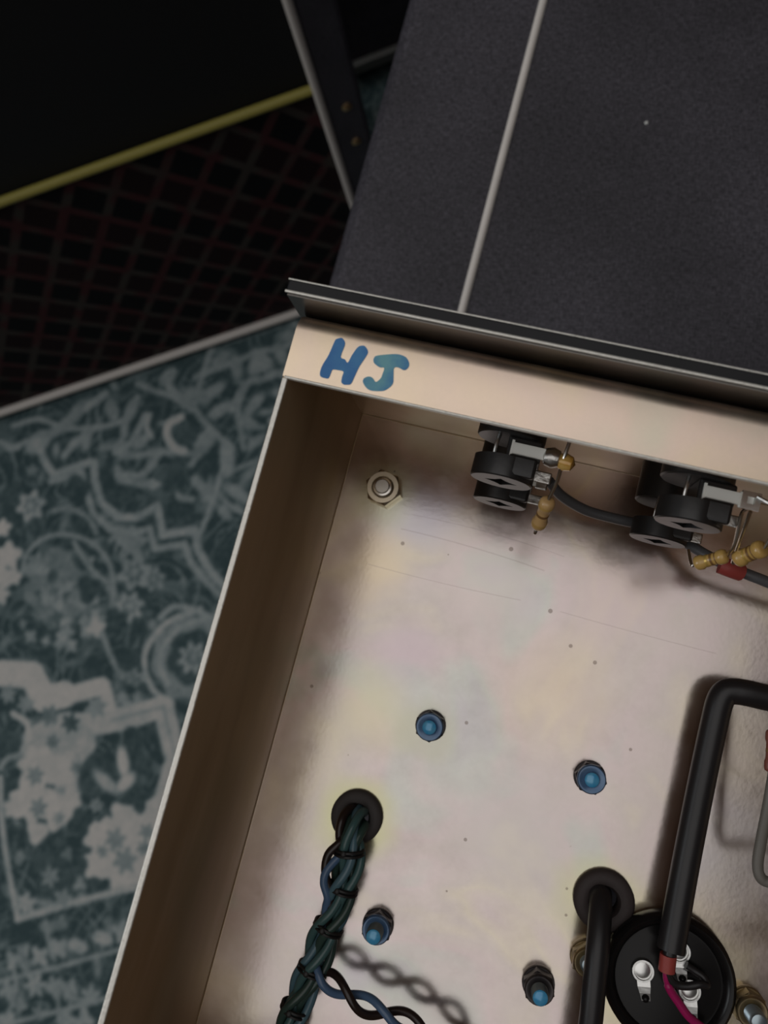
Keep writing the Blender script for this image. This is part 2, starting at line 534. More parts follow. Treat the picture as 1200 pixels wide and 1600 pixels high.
ANG = math.radians(30.4)
RU = np.array([math.cos(ANG), math.sin(ANG)])
RV = np.array([-math.sin(ANG), math.cos(ANG)])
RO = np.array([-0.32, -0.4247])               # corner of the inner border line

def px2rug(pts):
    q = np.array([[*P(u, v, ZF)[:2]] for u, v in pts]) - RO
    return np.stack([q @ RU, q @ RV], 1)

def build_rug():
    step = 0.0022
    xs = np.arange(-0.42, 0.98, step)
    ys = np.arange(-0.42, 1.25, step)
    nx, ny = len(xs), len(ys)
    X, Y = np.meshgrid(xs, ys)
    # the weave repeats mirrored outside the traced field
    def fold(t, lo, hi):
        w = hi - lo
        s = np.mod(t - lo, 2 * w)
        return lo + np.where(s > w, 2 * w - s, s)
    FX, FY = fold(X, -0.20, 0.36), fold(Y, -0.14, 0.62)
    val = np.zeros_like(X)
    def near(pts, pad):
        lo, hi = pts.min(0) - pad, pts.max(0) + pad
        return (FX > lo[0]) & (FX < hi[0]) & (FY > lo[1]) & (FY < hi[1])
    def put(mk, d, wd, v, soft):
        k = np.clip((wd - d) / soft + 0.5, 0, 1)
        cur = val[mk]
        val[mk] = cur + (v - cur) * k
    def stroke(px, wpx, v, rug=None, soft=0.003, sm=True):
        pts = px2rug(px) if rug is None else np.array(rug)
        if sm and len(pts) > 2:
            pts = np.array([p[:2] for p in spline([(*q, 0) for q in pts], 5)])
        wd = wpx * 0.00033
        mk = near(pts, wd + 0.01)
        gx, gy = FX[mk], FY[mk]
        d = np.full(gx.shape, 9.0)
        for a, b in zip(pts[:-1], pts[1:]):
            ab = b - a
            t = np.clip(((gx - a[0]) * ab[0] + (gy - a[1]) * ab[1]) / max(ab @ ab, 1e-12), 0, 1)
            d = np.minimum(d, np.hypot(gx - a[0] - t * ab[0], gy - a[1] - t * ab[1]))
        put(mk, d, wd, v, soft)
    def blob(px, rpx, v, lobes=0, amp=0.25, ph=0.0, ell=1.0, rot=0.0, soft=0.004):
        c = px2rug([px])[0]
        r = rpx * 0.00066
        mk = near(c[None], r * 1.5 * max(ell, 1) + 0.01)
        dx, dy = FX[mk] - c[0], FY[mk] - c[1]
        ca, sa = math.cos(rot), math.sin(rot)
        ex, ey = (dx * ca + dy * sa) / ell, -dx * sa + dy * ca
        rr = np.hypot(ex, ey)
        R = r * (1 + amp * np.cos(lobes * np.arctan2(ey, ex) + ph)) if lobes else r
        put(mk, rr, R, v, soft)
    def flower(px, rpx, v, n=6):
        blob(px, rpx, v, n, 0.22)
        blob(px, rpx * 0.55, v * 0.45, n, 0.2, 1.0)
        blob(px, rpx * 0.3, v * 0.9)
    rnd = random.Random(3)
    # scattered filler leaves and buds, over the whole field
    for _ in range(520):
        px = (rnd.uniform(-80, 900), rnd.uniform(480, 1700))
        blob(px, rnd.uniform(3, 8), rnd.uniform(0.2, 0.42), ell=rnd.uniform(1.2, 2.8), rot=rnd.uniform(0, 3.14))
    for _ in range(60):
        px = (rnd.uniform(420, 900), rnd.uniform(500, 1600))
        flower(px, rnd.uniform(12, 34), rnd.uniform(0.45, 0.8), rnd.randint(5, 8))
    # fine scrollwork: contour lines of a smooth random field
    rsn = np.random.RandomState(11)
    for scale_, lv, vv, wid in ((38.0, 2.2, 0.27, 0.11), (75.0, 1.6, 0.33, 0.10)):
        fld = np.zeros_like(FX)
        for _ in range(14):
            a_ = rsn.uniform(0, 6.28)
            k_ = scale_ * rsn.uniform(0.5, 1.5)
            fld += np.sin(k_ * (FX * math.cos(a_) + FY * math.sin(a_)) + rsn.uniform(0, 6.28))
        fr = np.abs(np.mod(fld * 0.27 * lv, 1.0) - 0.5)
        kk = np.clip((wid - fr) / 0.05 + 0.5, 0, 1) * (0.55 + 0.45 * np.sin(FX * 61) * np.sin(FY * 53))
        val[:] = np.maximum(val, kk * vv)
    # upper vine field
    vines = [[(20, 665), (60, 655), (100, 668), (150, 668), (195, 655), (215, 620)], [(150, 668), (120, 690), (100, 712)], [(195, 655), (190, 690), (160, 700)],
             [(180, 706), (215, 712), (250, 705), (310, 710)], [(228, 648), (205, 690), (180, 706)], [(330, 545), (312, 600), (305, 640), (340, 680), (362, 700)],
             [(362, 700), (346, 740), (326, 800), (310, 840)], [(300, 640), (270, 620), (240, 610), (215, 600)], [(305, 590), (340, 575), (380, 560), (410, 545)],
             [(362, 640), (385, 600), (420, 590)], [(380, 700), (372, 640), (385, 600)], [(250, 705), (225, 740), (185, 745)], [(185, 745), (215, 756), (245, 752)],
             [(310, 710), (290, 740), (280, 775), (300, 780)], [(340, 770), (360, 790), (378, 800)], [(100, 660), (130, 640), (165, 615)], [(40, 690), (20, 700), (0, 690)],
             [(345, 745), (365, 735), (400, 720)], [(270, 580), (262, 600), (280, 620)]]
    for vpts in vines:
        stroke(vpts, rnd.uniform(8, 13), rnd.uniform(0.36, 0.5))
    for px, r, e, ro, v in [((60, 690), 16, 1.6, 0.4, .45), ((118, 645), 10, 2.2, 0.8, .4), ((135, 685), 9, 2.4, 1.2, .45), ((90, 672), 9, 2.2, 0.1, .42), ((175, 640), 11, 1.8, 1.6, .4),
                            ((205, 640), 10, 2.2, 1.0, .42), ((320, 690), 14, 1.6, 0.7, .42), ((355, 715), 12, 2.4, 1.4, .5), ((300, 620), 14, 1.5, 0.2, .4), ((335, 610), 9, 2.5, 0.4, .42),
                            ((398, 630), 9, 2.4, 0.6, .45), ((410, 560), 16, 2.0, 0.6, .48), ((345, 640), 10, 2.2, 0.2, .45), ((388, 660), 8, 2.6, 2.4, .42), ((260, 590), 10, 1.6, 0.6, .42),
                            ((310, 755), 9, 2.4, 2.0, .42), ((240, 756), 8, 1.3, 0, .5), ((370, 770), 10, 2.4, 2.3, .48), ((350, 800), 8, 2.0, 2.0, .45), ((220, 690), 9, 1.8, .5, .46), ((195, 745), 7, 2, .4, .4),
                            ((400, 690), 8, 2.6, 0.4, .4), ((390, 740), 8, 2.6, 0.5, .36), ((370, 575), 10, 2, 1.5, .42), ((345, 560), 9, 2, .3, .4), ((285, 770), 9, 1.2, 0, .42), ((325, 770), 10, 1.4, 1, .4)]:
        blob(px, r, v, ell=e, rot=ro)
    stroke([(282, 652), (264, 662), (262, 682), (272, 698), (286, 704)], 13, 0.66)
    stroke([(234, 648), (229, 665), (236, 682)], 9, 0.55)
    blob((292, 676), 16, 0.08)
    blob((275, 745), 26, 0.06, 5, .2)
    blob((280, 810), 20, 0.05, 4, .2)
    blob((250, 740), 12, 0.1)
    blob((200, 775), 14, 0.07)
    # stepped medallion border: double line
    b1 = [(58, 690), (68, 718), (84, 742), (140, 722), (146, 722), (148, 750), (158, 785), (185, 808), (215, 808), (246, 790), (254, 836), (304, 828), (310, 860), (328, 892), (356, 922)]
    b2 = [(80, 752), (128, 738), (134, 762), (145, 800), (172, 828), (205, 834), (234, 826), (242, 858), (288, 850), (298, 878), (326, 912), (352, 938)]
    blob((205, 850), 22, 0.42, 5, .3)
    stroke(b1, 13, 0.52, sm=False)
    stroke(b2, 11, 0.48, sm=False)
    stroke([(150, 770), (165, 806), (195, 822), (240, 806), (248, 846)], 2.5, 0.25)
    # inside the medallion
    blob((120, 765), 22, 0.04, 4, .15)
    blob((48, 735), 18, 0.03, 5, .1)
    blob((18, 775), 20, 0.05)
    flower((50, 735), 8, 0.4, 5)
    flower((48, 790), 21, 0.58, 6)
    stroke([(84, 798), (110, 795), (138, 810), (150, 832)], 9, 0.42)
    blob((126, 822), 12, 0.05)
    blob((55, 825), 12, 0.06)
    blob((165, 850), 10, 0.08)
    for px, r, v in [((4, 825), 13, .85), ((12, 868), 20, .8), ((2, 900), 18, .8), ((22, 902), 12, .78), ((0, 930), 14, .7)]:
        blob(px, r, v, 5, .2)
    blob((95, 915), 58, 0.34, 8, .07)
    for k in range(46):
        a, rr = rnd.uniform(0, 6.28), rnd.uniform(5, 70)
        blob((90 + rr * math.cos(a), 940 + rr * math.sin(a) * 1.25), rnd.uniform(5, 11), rnd.choice([.16, .3, .44, .5, .54]), 4, .25, rnd.uniform(0, 6))
    blob((140, 920), 20, 0.05, 3, .2)
    blob((128, 880), 9, 0.05, ell=2.2, rot=2.2)
    stroke([(36, 885), (44, 862), (66, 842), (100, 835), (138, 845), (166, 872), (178, 912), (172, 950), (156, 972)], 8, 0.45)
    stroke([(116, 848), (140, 886), (164, 908)], 8, 0.47)
    blob((82, 900), 9, 0.1)
    blob((150, 980), 14, 0.66, 4, .2)
    flower((202, 948), 20, 0.55, 7)
    flower((210, 895), 24, 0.46, 6)
    flower((240, 905), 16, 0.46, 6)
    stroke([(172, 845), (185, 832), (198, 842)], 8, 0.45)
    blob((180, 968), 16, 0.05, 3, .3)
    blob((220, 985), 12, 0.08)
    stroke([(160, 990), (175, 1030), (192, 1056)], 9, 0.42)
    blob((200, 1030), 18, 0.05)
    # ringed rosette
    blob((300, 1027), 62, 0.42, 8, .05)
    blob((302, 1027), 40, 0.05, 6, .06)
    stroke([(312, 952), (262, 972), (232, 1008), (226, 1042), (240, 1078), (268, 1098)], 9, 0.62)
    stroke([(318, 968), (282, 980), (254, 1012), (250, 1042), (262, 1068)], 8, 0.55)
    flower((302, 1028), 21, 0.5, 8)
    stroke([(330, 965), (300, 952), (272, 948), (250, 965)], 10, 0.5)
    for k in range(14):
        blob((rnd.uniform(180, 235), rnd.uniform(1055, 1110)), rnd.uniform(5, 9), rnd.choice([.3, .42, .5]), 5, .3)
    # cream field
    stroke([(0, 1052), (50, 1055), (70, 1092), (100, 1085)], 40, 0.78, sm=False)
    stroke([(60, 1095), (110, 1085), (160, 1072), (172, 1122)], 26, 0.78, sm=False)
    stroke([(100, 1130), (150, 1132), (200, 1122), (255, 1104), (266, 1150), (276, 1185), (262, 1230), (255, 1260)], 32, 0.66, sm=False)
    stroke([(120, 1160), (90, 1150), (60, 1165)], 60, 0.6)
    stroke([(175, 1126), (255, 1104), (272, 1175)], 3, 0.4, sm=False)
    for px, r, v, n in [((60, 1200), 30, .76, 7), ((50, 1250), 32, .8, 7), ((92, 1262), 30, .8, 6), ((100, 1205), 26, .72, 6), ((58, 1300), 16, .76, 3), ((20, 1262), 14, .76, 5), ((112, 1230), 18, .74, 5),
                        ((128, 1222), 14, .66, 3), ((200, 1285), 30, .74, 6), ((160, 1308), 26, .78, 6), ((222, 1320), 36, .76, 6), ((250, 1270), 28, .72, 6), ((150, 1350), 20, .8, 5), ((190, 1355), 30, .76, 6), ((215, 1365), 26, .74, 5)]:
        blob(px, r, v, n, .16)
    for px, r, v in [((78, 1118), 13, .3), ((110, 1130), 12, .12), ((82, 1160), 9, .3), ((55, 1212), 12, .4), ((60, 1262), 12, .4), ((92, 1278), 9, .45), ((180, 1312), 14, .42), ((195, 1345), 16, .42), ((230, 1300), 10, .4),
                     ((95, 1235), 7, .5), ((40, 1100), 12, .45), ((12, 1085), 12, .42), ((150, 1105), 14, .45), ((120, 1200), 8, .3), ((225, 1325), 9, .35), ((160, 1330), 8, .4)]:
        blob(px, r, v, 6, .25)
    stroke([(20, 1115), (42, 1130), (45, 1155)], 9, 0.74)
    blob((10, 1165), 22, 0.06, 4, .2)
    stroke([(0, 1200), (12, 1185), (34, 1178)], 8, 0.5)
    blob((10, 1225), 14, 0.05, 3)
    blob((125, 1285), 18, 0.04, 4, .2)
    blob((195, 1200), 34, 0.05, 5, .2)
    blob((215, 1155), 18, 0.06, 3, .3)
    blob((140, 1210), 16, 0.07, ell=2, rot=1.0)
    blob((215, 1245), 20, 0.05, 4)
    blob((192, 1190), 9, .8, ell=2.4, rot=1.5)
    blob((197, 1222), 9, .78, ell=1.9, rot=0.5)
    blob((165, 1222), 9, .6, ell=2.6, rot=2.2)
    flower((150, 1258), 9, .55, 6)
    # lower border bands
    blob((90, 1360), 40, 0.06, 5, .2)
    stroke([(0, 1215), (2, 1275), (10, 1340), (20, 1395), (28, 1436)], 9, 0.62)
    stroke([(28, 1436), (110, 1412), (215, 1384), (320, 1352)], 9.5, 0.62)
    stroke([(-60, 1548), (0, 1533), (95, 1510), (190, 1483), (300, 1452)], 6.5, 0.5, sm=False)
    stroke([(-40, 1612), (20, 1598), (100, 1578), (165, 1560), (260, 1530)], 6.5, 0.5, sm=False)
    for px, r, v, n in [((40, 1413), 14, .55, 6), ((78, 1370), 12, .4, 6), ((125, 1382), 9, .45, 3), ((98, 1404), 12, .42, 5), ((30, 1340), 9, .4, 2), ((105, 1335), 8, .36, 3), ((72, 1450), 9, .42, 2), ((98, 1440), 8, .4, 2),
                        ((62, 1495), 13, .56, 4), ((90, 1482), 13, .56, 4), ((121, 1478), 11, .58, 2), ((160, 1466), 12, .58, 2), ((190, 1455), 13, .5, 4), ((20, 1500), 11, .52, 3), ((38, 1485), 9, .45, 3), ((40, 1510), 8, .45, 3),
                        ((55, 1540), 14, .52, 6), ((85, 1545), 12, .5, 3), ((108, 1545), 12, .45, 4), ((142, 1555), 12, .48, 5), ((12, 1548), 12, .5, 4), ((30, 1572), 10, .45, 4), ((60, 1582), 9, .4, 5), ((105, 1595), 12, .55, 3), ((132, 1592), 12, .55, 3), ((10, 1595), 12, .55, 3)]:
        blob(px, r, v, n, .3, rnd.uniform(0, 6))
    for s in ([(72, 1440), (75, 1470), (85, 1500)], [(22, 1515), (24, 1550), (10, 1590)], [(80, 1528), (90, 1560), (92, 1600)], [(105, 1555), (130, 1563), (150, 1555)]):
        stroke(s, 6, 0.48)
    # woven grain
    rs = np.random.RandomState(5)
    val = np.clip(val + rs.normal(0, 0.025, val.shape), 0, 1)
    co = np.zeros((ny, nx, 3))
    wx = RO[0] + X * RU[0] + Y * RV[0]
    wy = RO[1] + X * RU[1] + Y * RV[1]
    co[..., 0], co[..., 1] = wx, wy
    co[..., 2] = ZF - 0.0004 + 0.0006 * val
    verts = co.reshape(-1, 3)
    idx = np.arange(nx * ny).reshape(ny, nx)
    quads = np.stack([idx[:-1, :-1], idx[:-1, 1:], idx[1:, 1:], idx[1:, :-1]], -1).reshape(-1, 4)
    # thickness: skirt round the edge
    ring = np.concatenate([idx[0, :], idx[1:, -1], idx[-1, -2::-1], idx[-2:0:-1, 0]])
    low = verts[ring].copy()
    low[:, 2] = ZF - 0.0078
    n0 = len(verts)
    verts = np.concatenate([verts, low])
    m_ = len(ring)
    k = np.arange(m_)
    skirt = np.stack([ring[k], n0 + k, n0 + (k + 1) % m_, ring[(k + 1) % m_]], -1)
    quads = np.concatenate([quads, skirt])
    me = bpy.data.meshes.new('rug')
    me.vertices.add(len(verts))
    me.vertices.foreach_set('co', verts.ravel())
    me.loops.add(len(quads) * 4)
    me.loops.foreach_set('vertex_index', quads.ravel().astype(np.int32))
    me.polygons.add(len(quads))
    me.polygons.foreach_set('loop_start', (np.arange(len(quads)) * 4).astype(np.int32))
    me.update(calc_edges=True)
    at = me.attributes.new('weave', 'FLOAT', 'POINT')
    at.data.foreach_set('value', np.concatenate([val.ravel(), np.full(m_, 0.1)]).astype(np.float32))
    o = bpy.data.objects.new('rug', me)
    COL.objects.link(o)
    mt = bpy.data.materials.new('teal_and_cream_rug')
    mt.use_nodes = True
    nt = mt.node_tree
    b = nt.nodes['Principled BSDF']
    an = N(nt, 'ShaderNodeAttribute', attribute_name='weave')
    tc = N(nt, 'ShaderNodeTexCoord')
    nz = N(nt, 'ShaderNodeTexNoise', i_Scale=90.0, i_Detail=4.0, i_Roughness=0.6)
    nt.links.new(tc.outputs['Object'], nz.inputs['Vector'])
    v = math_node(nt, 'ADD', an.outputs['Fac'], math_node(nt, 'MULTIPLY', math_node(nt, 'SUBTRACT', nz.outputs['Fac'], 0.5), 0.42), clamp=True)
    rp = N(nt, 'ShaderNodeValToRGB')
    cr = rp.color_ramp
    for pos, c in ((0.0, (0.055, 0.088, 0.094)), (0.25, (0.155, 0.205, 0.21)), (0.5, (0.34, 0.385, 0.385)), (0.68, (0.52, 0.515, 0.49)), (1.0, (0.74, 0.68, 0.63))):
        e = cr.elements[0] if pos == 0 else cr.elements[-1] if pos == 1 else cr.elements.new(pos)
        e.position, e.color = pos, (*c, 1)
    nt.links.new(v, rp.inputs['Fac'])
    nt.links.new(rp.outputs['Color'], b.inputs['Base Color'])
    b.inputs['Roughness'].default_value = 0.95
    b.inputs['Specular IOR Level'].default_value = 0.1
    me.materials.append(mt)
    tag(o, 'teal and cream patterned rug spread over the floor beneath the cabinets', 'rug')
build_rug()

# ------------------------------------------------------------------ cabinet under the chassis
ZC = -0.09
cab = thing('amplifier_cabinet', 'black textured vinyl cabinet with white piping carrying the open chassis', 'cabinet', (0.2, 0.05, ZF))
obj('body', box((-0.049, -0.34, ZF), (0.47, 0.48, ZC)), M['tolex'], cab, bevel=0.007, segs=4)
bm = bmesh.new()
add_tube(bm, [Vector((0.0068, -0.335, ZC - 0.0003)), Vector((0.0068, 0.475, ZC - 0.0003))], 0.00165, 14)
obj('piping', bm, M['pipe'], cab, smooth=True)
pl = P(1010, 192, ZC + 0.0003)
bm = bmesh.new()
add_lathe(bm, [(0, 0.0006), (0.0006, 0.0004), (0.0008, 0.0), (0.0, -0.0002)], pl, segs=10)
obj('lint_speck', bm, M['lint'], cab, smooth=True)

# ------------------------------------------------------------------ diamond-grille cabinet in the background
HT = 0.012                                     # height of the bottom piping above the rug
FA, FB = P(0, 645, ZF + HT), P(593.6, 445, ZF + HT)
FU = (FB - FA)
FU.z = 0
FU.normalize()
FN = Vector((-FU.y, FU.x, 0))                  # away from the viewer
bgm = Matrix(((FU.x, FN.x, 0, FB.x), (FU.y, FN.y, 0, FB.y), (0, 0, 1, ZF), (0, 0, 0, 1)))
bgc = thing('speaker_cabinet', 'dark speaker cabinet with diamond-pattern grille cloth and gold strip', 'cabinet')
bgc.matrix_world = bgm
def bpart(name, bm, mt, bevel=0.0, smooth=False, parent=bgc):
    o = obj(name, bm, mt, None, smooth=smooth, bevel=bevel)
    o.parent = parent
    return o
HB, WB, DB, RB = 0.57, -0.56, 0.20, 0.026
bm = bmesh.new()                               # box with a recessed front
add_box(bm, (WB, 0.02, 0.0), (RB, DB, HB))
add_box(bm, (0.0015, 0.0, 0.0), (RB, 0.021, HB))
add_box(bm, (WB, 0.0, 0.0), (WB + 0.026, 0.021, HB))
add_box(bm, (WB + 0.026, 0.0, 0.0), (0.0015, 0.021, HT - 0.001))
add_box(bm, (WB + 0.026, 0.0, HB - 0.03), (0.0015, 0.021, HB))
bpart('body', bm, M['tolex'], 0.003)
bpart('grille_cloth', box((WB + 0.026, 0.003, HT), (0.0, 0.018, 0.302)), M['grille'])
bpart('upper_baffle', box((WB + 0.026, 0.006, 0.302), (0.0, 0.018, HB - 0.03)), M['black_baffle'])
bm = bmesh.new()
add_tube(bm, [Vector((WB + 0.027, 0.002, 0.302)), Vector((-0.001, 0.002, 0.302))], 0.0033, 12)
bpart('gold_strip', bm, M['gold'], smooth=True)
bm = bmesh.new()
add_tube(bm, [Vector((-0.001, 0.0, HT)), Vector((-0.001, 0.0, HB - 0.03))], 0.0029, 12)
bpart('side_piping', bm, M['pipe_grey'], smooth=True)
bm = bmesh.new()
add_tube(bm, [Vector((WB + 0.026, 0.0, HT)), Vector((0.0, 0.0, HT))], 0.0042, 12)
bpart('bottom_piping', bm, M['pipe_grey'], smooth=True)
for zz in (0.278, 0.240):
    bm = bmesh.new()
    add_lathe(bm, [(0.0036, 0.0), (0.0034, 0.0012), (0.002, 0.002), (0, 0.0023)], (0.0150, 0.0005, zz), (0, -1, 0), 14)
    bpart('screw', bm, M['brass'], smooth=True)

# a further dark case behind it, with a grey metal sill
TA, TB = P(535, 112, ZF + 0.03), P(622, 78, ZF + 0.03)
TU = (TB - TA)
TU.z = 0
TU.normalize()
TN = Vector((-TU.y, TU.x, 0))
tc_ = thing('equipment_case', 'black case with a grey bottom rail standing behind the grille cabinet', 'case')
tc_.matrix_world = Matrix(((TU.x, TN.x, 0, TA.x), (TU.y, TN.y, 0, TA.y), (0, 0, 1, ZF), (0, 0, 0, 1)))
bpart('body', box((-0.02, 0.004, 0.022), (0.32, 0.2, 0.40)), M['tolex'], 0.004, parent=tc_)
bm = bmesh.new()
add_box(bm, (-0.02, -0.004, 0.022), (0.32, 0.0035, 0.036))
bpart('bottom_rail', bm, mat('grey_rail', (0.16, 0.16, 0.15), 0.45), 0.002, parent=tc_)
for xx in (0.0, 0.28):
    bpart('foot', lathe([(0.012, 0.0), (0.012, 0.018), (0.010, 0.0218)], (xx, 0.03, 0.0), segs=16), M['rubber'], smooth=True, parent=tc_)

# ------------------------------------------------------------------ chassis
H, T, W, RI = 0.06675, 0.0011, 0.0118, 0.00025
LX, LY = 0.42, 0.20
ch = thing('chassis', 'open zinc-plated steel amplifier chassis with blue handwritten initials on its rim', 'chassis', (0.2, -0.1, -T))

HOLES = [(0.0257, -0.0996, 0.0042), (0.0869, -0.101, 0.0044)]
bm = bmesh.new()
edges = []
def loop(pts):
    v_ = [bm.verts.new((*p, 0.0)) for p in pts]
    for i in range(len(v_)):
        edges.append(bm.edges.new((v_[i], v_[(i + 1) % len(v_)])))
loop([(RI, -LY + RI), (LX - RI, -LY + RI), (LX - RI, -RI), (RI, -RI)])
for hx, hy, hr in HOLES:
    loop([(hx + hr * math.cos(2 * math.pi * k / 28), hy + hr * math.sin(2 * math.pi * k / 28)) for k in range(28)])
g = bmesh.ops.triangle_fill(bm, use_beauty=True, edges=edges, normal=(0, 0, 1))
fs = [f for f in g['geom'] if isinstance(f, bmesh.types.BMFace)]
ex = bmesh.ops.extrude_face_region(bm, geom=fs)
bmesh.ops.translate(bm, verts=[v for v in ex['geom'] if isinstance(v, bmesh.types.BMVert)], vec=(0, 0, -T))
obj('base_plate', bm, M['base'], ch)

def arc(cx, cy, r, a0, a1, n=8):
    return [(cx + r * math.cos(math.radians(a0 + (a1 - a0) * i / n)), cy + r * math.sin(math.radians(a0 + (a1 - a0) * i / n))) for i in range(n + 1)]

def wall_profile(top):
    # (inward coordinate, z): inner face at 0, plate outside it
    return arc(RI, RI, RI, 270, 180) + [(0, top - 0.00025), (-0.0002, top), (-T + 0.0002, top), (-T, top - 0.0002)] + arc(RI, RI, RI + T, 180, 270)

def side(name, flip):
    bm = bmesh.new()
    for top, y0, y1 in ((H, -LY + W + 0.0003, -W - 0.0002), (H - T - 0.0002, -W - 0.0002, -0.0035), (H - 0.0044, -0.0035, T), (H - T - 0.0002, -LY + 0.0035, -LY + W + 0.0003), (H - 0.0044, -LY - T, -LY + 0.0035)):
        pr = [((p[0] if not flip else LX - p[0]), p[1]) for p in wall_profile(top)]
        add_extrude(bm, pr, 'y', y0, y1)
    return obj(name, bm, M['wall'], ch, smooth=True)
side('side_wall', False)
side('side_wall', True)
# raw cut edge along the top of the near side wall
for xx, flip in ((0, False), (LX, True)):
    lo, hi = ((-T + 0.0001, 0.0) if not flip else (LX, LX + T - 0.0001))
    obj('cut_edge', box((lo, -LY + W + 0.0004, H - 0.0004), (hi, -W - 0.0003, H + 0.00012)), M['edge'], ch, bevel=0.00015)

RO2 = 0.0038
def front(flip):
    bm = bmesh.new()
    pr = arc(-RI, RI, RI, 270, 360) + [(0, H - RO2), (T, H - RO2)] + arc(-RI, RI, RI + T, 360, 270)
    pr2 = [(0, H - RO2)] + arc(T - RO2, H - RO2, RO2 - T, 0, 90) + [(-W, H - T), (-W - 0.0001, H - T + 0.0002), (-W, H - 0.0001), (-W + 0.0002, H)] + arc(T - RO2, H - RO2, RO2, 90, 0)
    if flip:
        pr = [(-LY - a, b) for a, b in pr]
        pr2 = [(-LY - a, b) for a, b in pr2]
    add_extrude(bm, pr, 'x', 0.0, LX)
    a = obj('front_wall' if not flip else 'rear_wall', bm, M['wall'], ch, smooth=True)
    bm = bmesh.new()
    add_extrude(bm, pr2, 'x', -T, LX + T)
    b = obj('front_flange' if not flip else 'rear_flange', bm, M['flange'], ch, smooth=True)
    return a, b
fw, ff = front(False)
front(True)
yl = -W
obj('cut_edge', box((-0.0008, yl - 0.00032, H - T + 0.0001), (LX, yl + 0.00022, H + 0.00010)), M['edge'], ch, bevel=0.00026, segs=4)

def letter(px, mt):
    bm = bmesh.new()
    pts = [P(470 + x / 6.0, 500 + y / 6.0, H + 0.00005) for x, y in px]
    pts = [Vector((p.x, max(p.y, -W + 0.00025), p.z)) for p in pts]
    A = [bm.verts.new(p) for p in pts]
    f = bm.faces.new(A)
    ex = bmesh.ops.extrude_face_region(bm, geom=[f])
    bmesh.ops.translate(bm, verts=[v for v in ex['geom'] if isinstance(v, bmesh.types.BMVert)], vec=(0, 0, 0.00006))
    bmesh.ops.triangulate(bm, faces=bm.faces)
    o = obj('ink_letter', bm, mt)
    o.parent = ff
    o.matrix_parent_inverse = Matrix.Identity(4)
    o.location = -ff.matrix_parent_inverse.translation - Vector(ch.location)
    return o
def rounded(px, n=3):
    pts = [p for p in spline([(*q, 0) for q in px + px[:1]], n)][:-1]
    return [(p.x, p.y) for p in pts]
lh = letter(rounded([(345, 175), (385, 168), (412, 200), (412, 240), (375, 345), (415, 370), (440, 400), (480, 330), (530, 260), (565, 242), (600, 245), (628, 285), (625, 320), (580, 390), (545, 445), (505, 530), (470, 600), (430, 608), (400, 605), (380, 580), (388, 530), (400, 485), (350, 470), (305, 465), (290, 478), (262, 545), (225, 545), (185, 530), (180, 490), (205, 420), (260, 330), (320, 195)]), M['ink'])
lh['label'] = 'blue handwritten letter H'
lj = letter(rounded([(680, 370), (700, 340), (760, 328), (890, 320), (960, 335), (1000, 365), (1018, 415), (1000, 455), (965, 470), (915, 445), (875, 450), (870, 520), (862, 600), (800, 655), (740, 668), (650, 660), (605, 625), (582, 580), (595, 545), (640, 530), (675, 545), (700, 580), (725, 570), (750, 545), (765, 510), (782, 450), (745, 445), (710, 425), (685, 400)]), M['ink_j'])
lj['label'] = 'blue-green handwritten letter J'

# transformers bolted underneath; the upturned chassis rests on them
for (x0, x1, y0, y1) in ((0.030, 0.085, -0.132, -0.066), (0.27, 0.35, -0.15, -0.06)):
    cy_ = (y0 + y1) / 2
    tr = obj('transformer', box((x0, cy_ - 0.016, ZC + 0.0006), (x1, cy_ + 0.016, -T - 0.0001)), M['iron'], ch, bevel=0.001)
    for sg in (-1, 1):
        ec = obj('end_cover', box((x0 + 0.006, cy_ + sg * 0.0165, ZC + 0.008), (x1 - 0.006, y1 if sg > 0 else y0, -0.008)), M['bell'], bevel=0.006, segs=4)
        ec.parent = tr
        ec.location = (0, 0, 0)

# control panel: a plate in front of the chassis wall, standing above its rim
ZP = 0.0733
XP = -0.0027
pn = obj('control_panel', box((XP, T + 0.0006, 0.004), (LX + 0.003, 0.0041, ZP - 0.0003)), M['panel'], ch, bevel=0.0003)
pn['label'] = 'black control panel with edge highlights'
obj('panel_backing', box((XP + 0.0004, T + 0.0001, 0.002), (LX + 0.002, T + 0.0009, ZP - 0.0005)), M['panel_back'], pn).matrix_parent_inverse = ch.matrix_world.inverted()
for yy in (T + 0.0007, 0.0041):  # pale tubes put the bevel highlights of the panel edges into colour
    bm = bmesh.new()
    add_tube(bm, [Vector((XP, yy, ZP - 0.0002)), Vector((LX + 0.003, yy, ZP - 0.0002))], 0.00028 if yy < 0.003 else 0.00016, 8)
    o = obj('edge_highlight', bm, M['edge'], None, smooth=True)
    o.parent = pn

